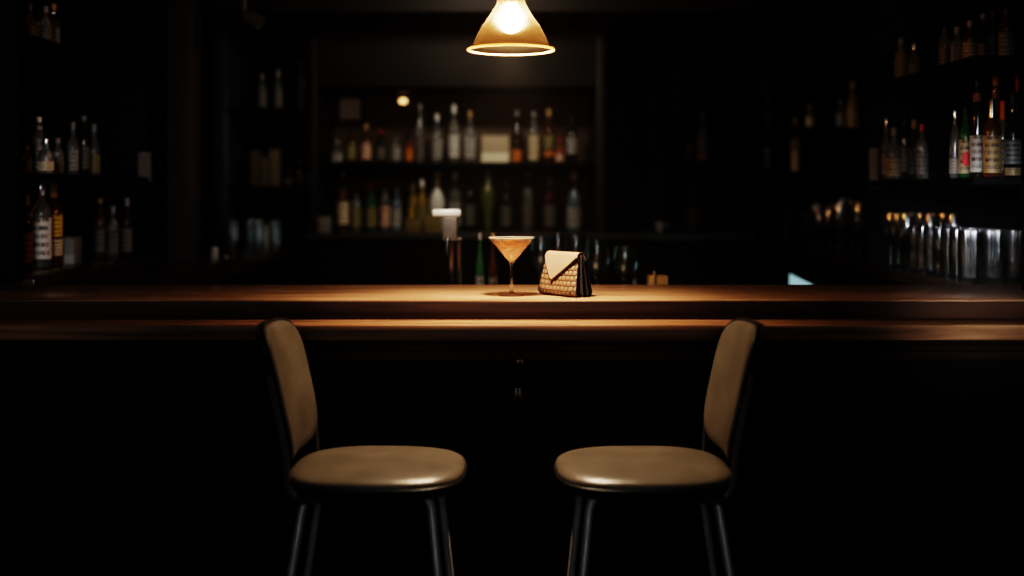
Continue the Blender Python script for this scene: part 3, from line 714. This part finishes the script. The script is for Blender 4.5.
# ------------------------------------------------------------------ pendant lamp
LD = 2.96
s = LD / F
pz = Zp(50, LD)
lamp = thing('pendant_lamp', 'lit pendant lamp with amber glass shade hanging over the bar', 'pendant lamp', (X(511, LD), LD, pz))
prof = [(y, hw) for y, hw in [(50.0, 43), (48.5, 41.6), (46.5, 39), (44, 37.6), (40, 36), (35, 33.8), (30, 31.2), (24, 27.3), (18, 23), (12, 18.8), (8, 16.4), (4, 14.4), (2, 13.6), (0, 13.4), (-2, 13.2)]]
outer = [(hw * s, (50 - y) * s) for y, hw in prof]
inner = [(r - .003, z + .0005) for r, z in outer]
m = bpy.data.materials.new('amber_shade_glass'); m.use_nodes = True; nt = m.node_tree; nt.nodes.clear(); N = nt.nodes.new
out = N('ShaderNodeOutputMaterial'); tr = N('ShaderNodeBsdfTransparent'); tr.inputs['Color'].default_value = (.40, .22, .09, 1)
gl = N('ShaderNodeBsdfGlossy'); gl.inputs['Roughness'].default_value = .08; gl.inputs['Color'].default_value = (1, .85, .6, 1)
tl = N('ShaderNodeBsdfTranslucent'); tl.inputs['Color'].default_value = (1.0, .76, .50, 1)
df = N('ShaderNodeBsdfDiffuse'); df.inputs['Color'].default_value = (1.0, .80, .56, 1)
a1 = N('ShaderNodeMixShader'); a1.inputs[0].default_value = .75
nt.links.new(tl.outputs[0], a1.inputs[1]); nt.links.new(df.outputs[0], a1.inputs[2])
lw = N('ShaderNodeLayerWeight'); lw.inputs['Blend'].default_value = .25
a2 = N('ShaderNodeMixShader'); a2.inputs[0].default_value = .014
nt.links.new(tr.outputs[0], a2.inputs[1]); nt.links.new(a1.outputs[0], a2.inputs[2])
mu = N('ShaderNodeMath'); mu.operation = 'MULTIPLY'; mu.inputs[1].default_value = .06; nt.links.new(lw.outputs['Fresnel'], mu.inputs[0])
a3 = N('ShaderNodeMixShader'); nt.links.new(mu.outputs[0], a3.inputs[0]); nt.links.new(a2.outputs[0], a3.inputs[1]); nt.links.new(gl.outputs[0], a3.inputs[2])
rf = N('ShaderNodeBsdfRefraction'); rf.inputs['Roughness'].default_value = .75; rf.inputs['IOR'].default_value = 1.3; rf.inputs['Color'].default_value = (1, .8, .55, 1)
a4 = N('ShaderNodeMixShader'); a4.inputs[0].default_value = .026; nt.links.new(a3.outputs[0], a4.inputs[1]); nt.links.new(rf.outputs[0], a4.inputs[2])
nt.links.new(a4.outputs[0], out.inputs['Surface'])
SHADE = m
bm = bmesh.new(); lathe(bm, outer, 56); finish(bm, 'lamp_shade', SHADE, lamp, 60)
# thick rolled rim that catches the light
m = bpy.data.materials.new('shade_rim_glass'); m.use_nodes = True; nt = m.node_tree; nt.nodes.clear(); N = nt.nodes.new
out = N('ShaderNodeOutputMaterial'); tr = N('ShaderNodeBsdfTransparent'); tr.inputs['Color'].default_value = (.85, .66, .42, 1)
df = N('ShaderNodeBsdfTranslucent'); df.inputs['Color'].default_value = (1, .86, .66, 1); d2 = N('ShaderNodeBsdfDiffuse'); d2.inputs['Color'].default_value = (1, .86, .66, 1)
a0 = N('ShaderNodeMixShader'); nt.links.new(df.outputs[0], a0.inputs[1]); nt.links.new(d2.outputs[0], a0.inputs[2])
a1 = N('ShaderNodeMixShader'); a1.inputs[0].default_value = .75
nt.links.new(tr.outputs[0], a1.inputs[1]); nt.links.new(a0.outputs[0], a1.inputs[2]); nt.links.new(a1.outputs[0], out.inputs['Surface'])
RIMM = m
bm = bmesh.new(); R = 43 * s; rr = .0030
lathe(bm, [(R + rr * math.cos(a), rr * math.sin(a)) for a in [2 * PI * k / 10 for k in range(11)]], 64); finish(bm, 'shade_rim', RIMM, lamp, 60)
# bulb
m, nt, b = mat('hot_bulb'); nt.nodes.remove(b)
em = nt.nodes.new('ShaderNodeEmission'); em.inputs['Color'].default_value = (1.0, .74, .47, 1); em.inputs['Strength'].default_value = 540
nt.links.new(em.outputs[0], nt.nodes['Material Output'].inputs['Surface'])
zc = (50 - 21) * s
bm = bmesh.new(); rb = .031
pr = [(0, zc - rb)] + [(rb * math.sin(a), zc - rb * math.cos(a)) for a in [k * PI / 12 for k in range(1, 8)]] + [(.022, zc + .022), (.0155, zc + .034), (.0135, zc + .042), (0, zc + .042)]
lathe(bm, pr, 24); finish(bm, 'bulb', m, lamp, 80)
zs = 48 * s
bm = bmesh.new(); lathe(bm, [(0, zc + .0425), (.0145, zc + .0425), (.016, zc + .05), (.016, zs + .02), (0, zs + .02)], 24); finish(bm, 'bulb_socket', P('brass', (.5, .35, .15), .3, 1.0), lamp)
bm = bmesh.new(); lathe(bm, [(13.8 * s, 50 * s), (13.8 * s, 52 * s), (11 * s, 56 * s), (8 * s, 64 * s), (5 * s, 72 * s), (0, 72 * s)], 28); finish(bm, 'shade_holder', P('brass', (.5, .35, .15), .3, 1.0), lamp)
bm = bmesh.new(); tube(bm, [(0, 0, 71 * s), (0, 0, 2.585 - pz)], .004, 10); finish(bm, 'cord', BLACK, lamp)
bm = bmesh.new(); lathe(bm, [(0, 2.5995 - pz), (.05, 2.5995 - pz), (.05, 2.588 - pz), (.02, 2.575 - pz), (0, 2.575 - pz)], 24); finish(bm, 'ceiling_rose', P('brass', (.5, .35, .15), .3, 1.0), lamp)

# ------------------------------------------------------------------ martini glass and drink
GD = 3.15
mg = thing('martini_glass', 'martini glass of amber cocktail standing on the lit bar top', 'cocktail glass', (X(511.5, GD), GD, CT + .0004))
g = GD / F
rim = 22.8 * g; zr = (296 - 238.5) * g; za = (296 - 263) * g
pr = [(0, 0), (.034, 0), (.0355, .0012), (.034, .0022), (.012, .0045), (.006, .009), (.0042, .018), (.0038, za - .012), (.0048, za - .004), (.0075, za + .002), (rim, zr), (rim - .0022, zr),
      (.0070, za + .0055), (.003, za + .0035), (0, za + .003)]
bm = bmesh.new(); lathe(bm, pr, 48); m, nt, b = mat('thin_glass'); N = nt.nodes.new
b.inputs['Base Color'].default_value = (1, 1, 1, 1); b.inputs['Roughness'].default_value = .015; b.inputs['Transmission Weight'].default_value = 1; b.inputs['IOR'].default_value = 1.45
tr = N('ShaderNodeBsdfTransparent'); mx = N('ShaderNodeMixShader'); mx.inputs[0].default_value = .42
nt.links.new(b.outputs[0], mx.inputs[1]); nt.links.new(tr.outputs[0], mx.inputs[2]); nt.links.new(mx.outputs[0], nt.nodes['Material Output'].inputs['Surface'])
finish(bm, 'glass_body', m, mg, 60)
rimm, nt, b = mat('rim_glint_glass'); b.inputs['Base Color'].default_value = (1, .96, .9, 1); b.inputs['Roughness'].default_value = .15; b.inputs['Transmission Weight'].default_value = .72
bm = bmesh.new(); lathe(bm, [(rim - .0006 + .0011 * math.cos(a), zr + .0014 + .0011 * math.sin(a)) for a in [2 * PI * k / 8 for k in range(9)]], 64); finish(bm, 'rim_highlight', rimm, mg, 60)  # whitish ring added as the highlight along the rim
m, nt, b = mat('amber_cocktail')
N = nt.nodes.new; nt.nodes.remove(b)
out = nt.nodes['Material Output']
tc = N('ShaderNodeTexCoord'); no = N('ShaderNodeTexNoise'); no.inputs['Scale'].default_value = 90; no.inputs['Detail'].default_value = 4
cr = N('ShaderNodeValToRGB'); cr.color_ramp.elements[0].color = (.34, .12, .035, 1); cr.color_ramp.elements[1].color = (.95, .67, .50, 1)
cr.color_ramp.elements[0].position = .35; cr.color_ramp.elements[1].position = .68
sp = N('ShaderNodeSeparateXYZ'); nt.links.new(tc.outputs['Object'], sp.inputs[0])
mr = N('ShaderNodeMapRange'); mr.inputs['From Min'].default_value = .118; mr.inputs['From Max'].default_value = .146; mr.inputs['To Min'].default_value = .38; mr.inputs['To Max'].default_value = -.34
nt.links.new(sp.outputs['Z'], mr.inputs['Value'])
ad = N('ShaderNodeMath'); ad.operation = 'ADD'; nt.links.new(no.outputs['Fac'], ad.inputs[0]); nt.links.new(mr.outputs['Result'], ad.inputs[1])
nt.links.new(tc.outputs['Object'], no.inputs['Vector']); nt.links.new(ad.outputs[0], cr.inputs['Fac'])
tl = N('ShaderNodeBsdfTranslucent'); dd = N('ShaderNodeBsdfDiffuse'); tr = N('ShaderNodeBsdfTransparent'); tr.inputs['Color'].default_value = (1, .78, .60, 1)
nt.links.new(cr.outputs['Color'], tl.inputs['Color']); nt.links.new(cr.outputs['Color'], dd.inputs['Color'])
m1 = N('ShaderNodeMixShader'); m1.inputs[0].default_value = .35; nt.links.new(tl.outputs[0], m1.inputs[1]); nt.links.new(dd.outputs[0], m1.inputs[2])
m2 = N('ShaderNodeMixShader'); m2.inputs[0].default_value = .70; nt.links.new(m1.outputs[0], m2.inputs[1]); nt.links.new(tr.outputs[0], m2.inputs[2])
nt.links.new(m2.outputs[0], out.inputs['Surface'])
f = .86
ri = .0070 + (rim - .0016 - .0070) * f - .0012; zl = za + .0055 + (zr - za - .0055) * f
bm = bmesh.new(); lathe(bm, [(0, za + .0075), (.005, za + .0085), (ri * .5, za + .0085 + (zl - za - .0085) * .47), (ri, zl), (0, zl)], 40); liq = finish(bm, 'cocktail', m, mg, 50)
# a curl of orange peel on the drink
bm = bmesh.new(); pts = [(.020 * math.cos(a) + .004, .016 * math.sin(a), zl + .0015 + .002 * math.sin(2 * a)) for a in [k * .35 for k in range(11)]]
tube(bm, pts, .0024, 8); finish(bm, 'peel_curl', P('orange_peel', (.75, .28, .04), .45), mg)

# ------------------------------------------------------------------ clutch bag
BAGW, BAGH = .160, .113
bag = thing('clutch_bag', 'tan quilted clutch bag with envelope flap and dark pleated side, on bar', 'handbag', (X(564.8, 3.17), 3.17, CT + .0006), math.radians(-51))
def wid(t): return BAGW * (1 - .20 * t - .06 * (1 - min(1, t / .12)) ** 2)
def half(t):   # half thickness at height t
    return .042 * (1 - .82 * t ** 1.25) * (1 - .35 * (1 - min(1, t / .14)) ** 2)
NS, NT = 90, 70
def quilt(s, t):
    u = s * 10.0; v = t * 8.0
    r_ = math.floor(v); fu = (u + (.5 if int(r_) % 2 else 0)) % 1 - .5; fv = v - r_ - .5
    return max(0, 1 - (abs(fu) * 2) ** 2.6) * max(0, 1 - (abs(fv) * 2) ** 2.6)
m, nt, b = mat('quilted_leather'); N = nt.nodes.new
at_ = N('ShaderNodeAttribute'); at_.attribute_name = 'quilt'
cr = N('ShaderNodeValToRGB'); cr.color_ramp.elements[0].color = (.030, .015, .009, 1); cr.color_ramp.elements[1].color = (.175, .105, .064, 1)  # shade in the quilt creases is put into the leather colour
cr.color_ramp.elements[0].position = .02; cr.color_ramp.elements[1].position = .6
nt.links.new(at_.outputs['Fac'], cr.inputs['Fac']); nt.links.new(cr.outputs['Color'], b.inputs['Base Color']); b.inputs['Roughness'].default_value = .38
bm = bmesh.new(); ql = bm.verts.layers.float.new('quilt')
def face_grid(sgn):
    G = []
    for j in range(NT + 1):
        t = j / NT; rowv = []
        for i in range(NS + 1):
            sN = i / NS
            edge = 1 - .30 * abs(2 * sN - 1) ** 6
            q = quilt(sN, t)
            v = bm.verts.new(((sN - .5) * wid(t), sgn * (half(t) * edge + .0022 * q), t * BAGH)); v[ql] = q
            rowv.append(v)
        G.append(rowv)
    for j in range(NT):
        for i in range(NS): bm.faces.new((G[j][i], G[j][i + 1], G[j + 1][i + 1], G[j + 1][i]))
    return G
Gf = face_grid(-1); Gb = face_grid(1)
for i in range(NS):
    bm.faces.new((Gf[0][i], Gf[0][i + 1], Gb[0][i + 1], Gb[0][i])); bm.faces.new((Gf[NT][i], Gf[NT][i + 1], Gb[NT][i + 1], Gb[NT][i]))
finish(bm, 'bag_body', m, bag, 60)
GUS = P('black_patent_leather', (.03, .027, .026), .16, coat=1.0)
for sg in (-1, 1):
    bm = bmesh.new(); K = 48; G = []
    for j in range(NT + 1):
        t = j / NT; h = half(t) * .70 + .0008
        rowv = []
        for k in range(K + 1):
            y = -1 + 2 * k / K
            ph = (k / K * 3) % 1; pleat = abs(ph - .5) * 2
            rowv.append(bm.verts.new((sg * (wid(t) / 2 + .003 - .018 * (1 - pleat) * (1 - .5 * t) + .006 * (1 - abs(y)) ), y * h, t * BAGH)))
        G.append(rowv)
    for j in range(NT):
        for k in range(K): bm.faces.new((G[j][k], G[j][k + 1], G[j + 1][k + 1], G[j + 1][k]))
    finish(bm, 'gusset', GUS, bag, 50)
# envelope flap
TIPS, TIPT = .40, .36
def tend(s):
    if s < TIPS: return TIPT + (.93 - TIPT) * (1 - s / TIPS) ** 1.0
    return TIPT + (.93 - TIPT) * ((s - TIPS) / (1 - TIPS)) ** 1.0
def flap_pt(s, v):   # v 0 = back, 1 = tip edge
    path_back = .86; te = tend(s)
    total = (1 - path_back) + .10 + (1 - te)
    a = v * total
    if a < 1 - path_back: t = path_back + a; return Vector(((s - .5) * wid(t) * 1.015, half(t) + .0035, t * BAGH))
    a -= 1 - path_back
    if a < .10:
        k = a / .10; h = half(1) + .0035
        return Vector(((s - .5) * wid(1) * 1.015, h * math.cos(k * PI), BAGH + .006 * math.sin(k * PI)))
    t = 1 - (a - .10)
    return Vector(((s - .5) * wid(t) * 1.015, -(half(t) + .0042), t * BAGH))
bm = bmesh.new(); G = []; S_, V_ = 60, 40
for j in range(V_ + 1): G.append([bm.verts.new(flap_pt(i / S_, j / V_)) for i in range(S_ + 1)])
for j in range(V_):
    for i in range(S_): bm.faces.new((G[j][i], G[j][i + 1], G[j + 1][i + 1], G[j + 1][i]))
fl = finish(bm, 'flap', leather('tan_flap_leather', (.27, .172, .122), .42), bag, 60)
so = fl.modifiers.new('thick', 'SOLIDIFY'); so.thickness = .0018; so.offset = 0
bm = bmesh.new(); pts = [flap_pt(i / S_, 1) + Vector((0, -.0008, 0)) for i in range(S_ + 1)]
tube(bm, pts, [.0016 + (.0014 if i / S_ > TIPS else 0) for i in range(S_ + 1)], 8); finish(bm, 'flap_trim', P('dark_brown_trim', (.035, .016, .010), .35), bag, 60)
bm = bmesh.new(); lathe(bm, [(0, 0), (.0042, 0), (.0042, .0015), (.003, .003), (0, .0035)], 16); o = finish(bm, 'clasp', P('brass', (.5, .35, .15), .3, 1.0), bag)
tp = flap_pt(TIPS, .96); o.location = tp + Vector((0, -.0015, 0)); o.rotation_euler = (math.radians(75), 0, 0)

# ------------------------------------------------------------------ chairs
SEATM = leather('worn_tan_vinyl', (.090, .074, .059), .29)
SHELLM = P('black_vinyl', (.012, .011, .011), .38)
LEGM = P('black_steel_tube', (.6, .6, .6), .34, .25)
def make_chair(label, loc, rz, mirror):
    """faces local +x; mirror = -1 puts the camera side at local +y"""
    t = thing('bar_chair', label, 'chair', loc, rz, 'chairs at the bar')
    a, b = .202, .188; SQn = 3.0
    def seat_ring(prof, name, m, sharp=50):
        bm = bmesh.new(); lathe(bm, prof, 72, SQn, sx=1, sy=b / a); return finish(bm, name, m, t, sharp)
    seat_ring([(0, .775), (a * .25, .7745), (a * .5, .773), (a * .7, .7705), (a * .85, .7665), (a * .94, .7615), (a * .985, .756), (a * 1.0, .749), (a * .992, .744), (a * .90, .742), (0, .742)], 'seat', SEATM)
    seat_ring([(a * .93, .7415), (a * .985, .7415), (a * 1.0, .738), (a * .985, .724), (a * .93, .718), (a * .6, .716), (0, .716)], 'seat_base', SHELLM)
    # piping ring
    bm = bmesh.new(); pts = []
    for k in range(73):
        an = 2 * PI * k / 72; c, s_ = math.cos(an), math.sin(an); q = (abs(c) ** SQn + abs(s_) ** SQn) ** (-1 / SQn) * a * .997
        pts.append((q * c, q * s_ * b / a, .7425))
    tube(bm, pts, .0042, 8, cap=False); finish(bm, 'piping', SHELLM, t)
    # backrest: rounded panel, curved in plan, leaning back
    Wb, H0, H1 = .162, .790, 1.090
    def bp(u, v, off):         # u,v in [-1,1]
        z = H0 + (H1 - H0) * (v + 1) / 2
        lean = -.166 - .066 * (z - .78) / .31 - .012 * max(0, (z - .9)) 
        w = Wb * (.97 + .03 * v)
        x = lean - .030 * (1 - u * u) + off
        return Vector((x, u * w, z))
    def panel(name, m, off0, off1, sc, dome):
        bm = bmesh.new(); NR, NA = 14, 64
        def surf(off, sign):
            rings = []
            for j in range(NR + 1):
                rho = j / NR; ring = []
                for k in range(NA):
                    an = 2 * PI * k / NA; c, s_ = math.cos(an), math.sin(an); q = (abs(c) ** 4.2 + abs(s_) ** 4.2) ** (-1 / 4.2)
                    u, v = rho * q * c * sc, rho * q * s_ * sc
                    e = off + sign * dome * math.sqrt(max(0, 1 - rho ** 5))
                    ring.append(bm.verts.new(bp(u, v, e)))
                rings.append(ring)
            for A_, B_ in zip(rings, rings[1:]):
                for k in range(NA): bm.faces.new((A_[k], A_[(k + 1) % NA], B_[(k + 1) % NA], B_[k]))
            return rings
        f_, r_ = surf(off1, 1), surf(off0, -1)
        for k in range(NA): bm.faces.new((f_[-1][k], f_[-1][(k + 1) % NA], r_[-1][(k + 1) % NA], r_[-1][k]))
        return finish(bm, name, m, t, 60)
    panel('backrest', SEATM, .004, .010, .985, .010)
    panel('backrest_shell', SHELLM, -.012, .003, 1.0, .006)
    bm = bmesh.new(); pts = []
    for k in range(65):
        an = 2 * PI * k / 64; c, s_ = math.cos(an), math.sin(an); q = (abs(c) ** 4.2 + abs(s_) ** 4.2) ** (-1 / 4.2)
        pts.append(bp(q * c, q * s_, .004))
    tube(bm, pts, .0045, 8, cap=False); finish(bm, 'backrest_piping', SHELLM, t)
    for sg in (-1, 1):
        e0 = bp(sg * .97, -.7, -.008); e1 = bp(sg * .97, .35, -.008); e0.y = sg * .166; e1.y = sg * .166
        bm = bmesh.new()
        tube(bm, smooth_path([(-.10, sg * .14, .714), (-.150, sg * .160, .716), (-.178, sg * .166, .745), tuple(e0), tuple(e1)]), .0085, 12); finish(bm, 'back_post', P('black_enamel', (.03, .03, .032), .3), t)
    for sx, x0, sp in ((1, .114, .11), (-1, -.138, .17)):
        for sg in (-1, 1):
            bm = bmesh.new()
            z = .718
            top = (x0 - sx * .03, sg * .095, z - .004); k1 = (x0 + sx * .008, sg * .103, z - .010); k2 = (x0 + sx * .02, sg * .108, z - .035)
            ft = (x0 + sx * (.02 + sp * .62), sg * .150, .0005 + .012)
            tube(bm, smooth_path([top, k1, k2]) + [Vector(k2).lerp(Vector(ft), .5), ft], .0095, 14)
            lg = finish(bm, 'leg', LEGM, t)
            bm = bmesh.new(); lathe(bm, [(0, 0), (.014, 0), (.014, .022), (.011, .026), (0, .026)], 14, off=(ft[0], ft[1], .0003)); finish(bm, 'foot_cap', SHELLM, lg)
    return t
cd = 2.69
make_chair('left bar chair with worn tan vinyl seat, facing right beside the bar', (X(379, cd), cd, 0), math.radians(-1.5), 1)
make_chair('right bar chair with worn tan vinyl seat, facing left beside the bar', (X(642, cd), cd, 0), math.radians(181.5), -1)

# ------------------------------------------------------------------ lights
def area(name, loc, target, size, power, col, sy=None):
    l = bpy.data.lights.new(name, 'AREA'); l.energy = power; l.color = col; l.size = size
    if sy: l.shape = 'RECTANGLE'; l.size_y = sy
    o = bpy.data.objects.new(name, l); C.objects.link(o); o.location = loc
    o.rotation_euler = (Vector(target) - Vector(loc)).to_track_quat('-Z', 'Y').to_euler()
    return o
def spot(name, parent, loc, half, power, col, rad):
    l = bpy.data.lights.new(name, 'SPOT'); l.energy = power; l.color = col; l.spot_size = 2 * math.radians(half); l.spot_blend = 1.0; l.shadow_soft_size = rad
    o = bpy.data.objects.new(name, l); C.objects.link(o); o.parent = parent; o.location = loc
    return o
spot('lamp_light', lamp, (0, 0, .034), 51, 74, (1.0, .79, .57), .028)
def strip(name, loc, target, w, h, power, col, spread=45):
    o = area(name, loc, target, w, power, col, h); o.data.spread = math.radians(spread); return o
strip('right_strip_fill', (.75, 1.2, 1.8), (1.55, 3.75, 1.22), .10, .8, .12, (.88, .95, 1.0))  # added strip, gives highlights on the right glasses and bottles
strip('left_strip_fill', (-.75, 1.2, 1.8), (-1.58, 3.85, 1.30), .10, .8, .6, (.84, .93, 1.0))  # unseen strip added to brighten the left bottles
strip('glass_glint_fill', (.15, .5, 1.62), (1.52, 3.85, 1.12), .04, .5, .26, (.92, .96, 1.0), 12)  # second added source for streaks on the highballs
strip('tap_fill', (-.2, 3.3, 2.4), (-.22, 3.98, 1.25), .08, .08, .16, (1, .97, .92), 16)  # added to whiten the tap crossbar, no fixture hangs here
strip('glass_streak_fill', (.45, .9, 1.5), (1.52, 3.85, 1.12), .03, .5, .36, (.92, .96, 1.0), 12)  # narrow added source, reflected as streaks in the highballs
strip('low_fill_light', (0, -1.4, .35), (0, 2.7, .6), 1.6, .2, .5, (.92, .95, 1.0), 50)  # added to lift the chair legs out of the dark
area('room_light', (0.0, -1.8, 2.35), (0, 4.5, 1.3), .4, 3.2, (.85, .93, 1.0), .8)
area('left_shelf_fill', (-1.0, 0.6, 2.5), (-1.7, 4.0, 1.3), .2, .9, (.85, .93, 1.0))  # added light on the left shelf bottles, not a window
area('right_shelf_fill', (1.0, 0.6, 2.5), (1.6, 4.0, 1.3), .12, .35, (.88, .95, 1.0))  # added highlight source for the right shelves, no window here
area('back_bar_light', (-.1, 4.6, 2.3), (-.15, 5.9, 1.35), .15, 5.0, (1, .90, .74), .1)

w = bpy.data.worlds.new('world'); bpy.context.scene.world = w; w.use_nodes = True
nt = w.node_tree; bg = nt.nodes['Background']; bg.inputs['Color'].default_value = (.5, .55, .7, 1); bg.inputs['Strength'].default_value = 0.0
vs = nt.nodes.new('ShaderNodeVolumeScatter'); vs.inputs['Density'].default_value = .0030; vs.inputs['Anisotropy'].default_value = .2; vs.inputs['Color'].default_value = (1, .9, .8, 1)
nt.links.new(vs.outputs[0], nt.nodes['World Output'].inputs['Volume'])

# ------------------------------------------------------------------ camera
cam = bpy.data.cameras.new('camera'); co = bpy.data.objects.new('camera', cam); C.objects.link(co)
co.location = (0, 0, EYE); co.rotation_euler = (PI / 2, 0, 0)
cam.sensor_width = 36; cam.lens = F / 1024 * 36; cam.shift_y = (HZ - 288) / 1024
cam.clip_start = .05
cam.dof.use_dof = True; cam.dof.focus_distance = 3.15; cam.dof.aperture_fstop = 1.0
sc = bpy.context.scene; sc.camera = co
sc.view_settings.view_transform = 'Filmic'; sc.view_settings.look = 'Very High Contrast'; sc.view_settings.exposure = 0.35; sc.view_settings.gamma = 0.97
sc.cycles.use_denoising = True
sc.cycles.max_bounces = 10; sc.cycles.transmission_bounces = 10; sc.cycles.transparent_max_bounces = 12
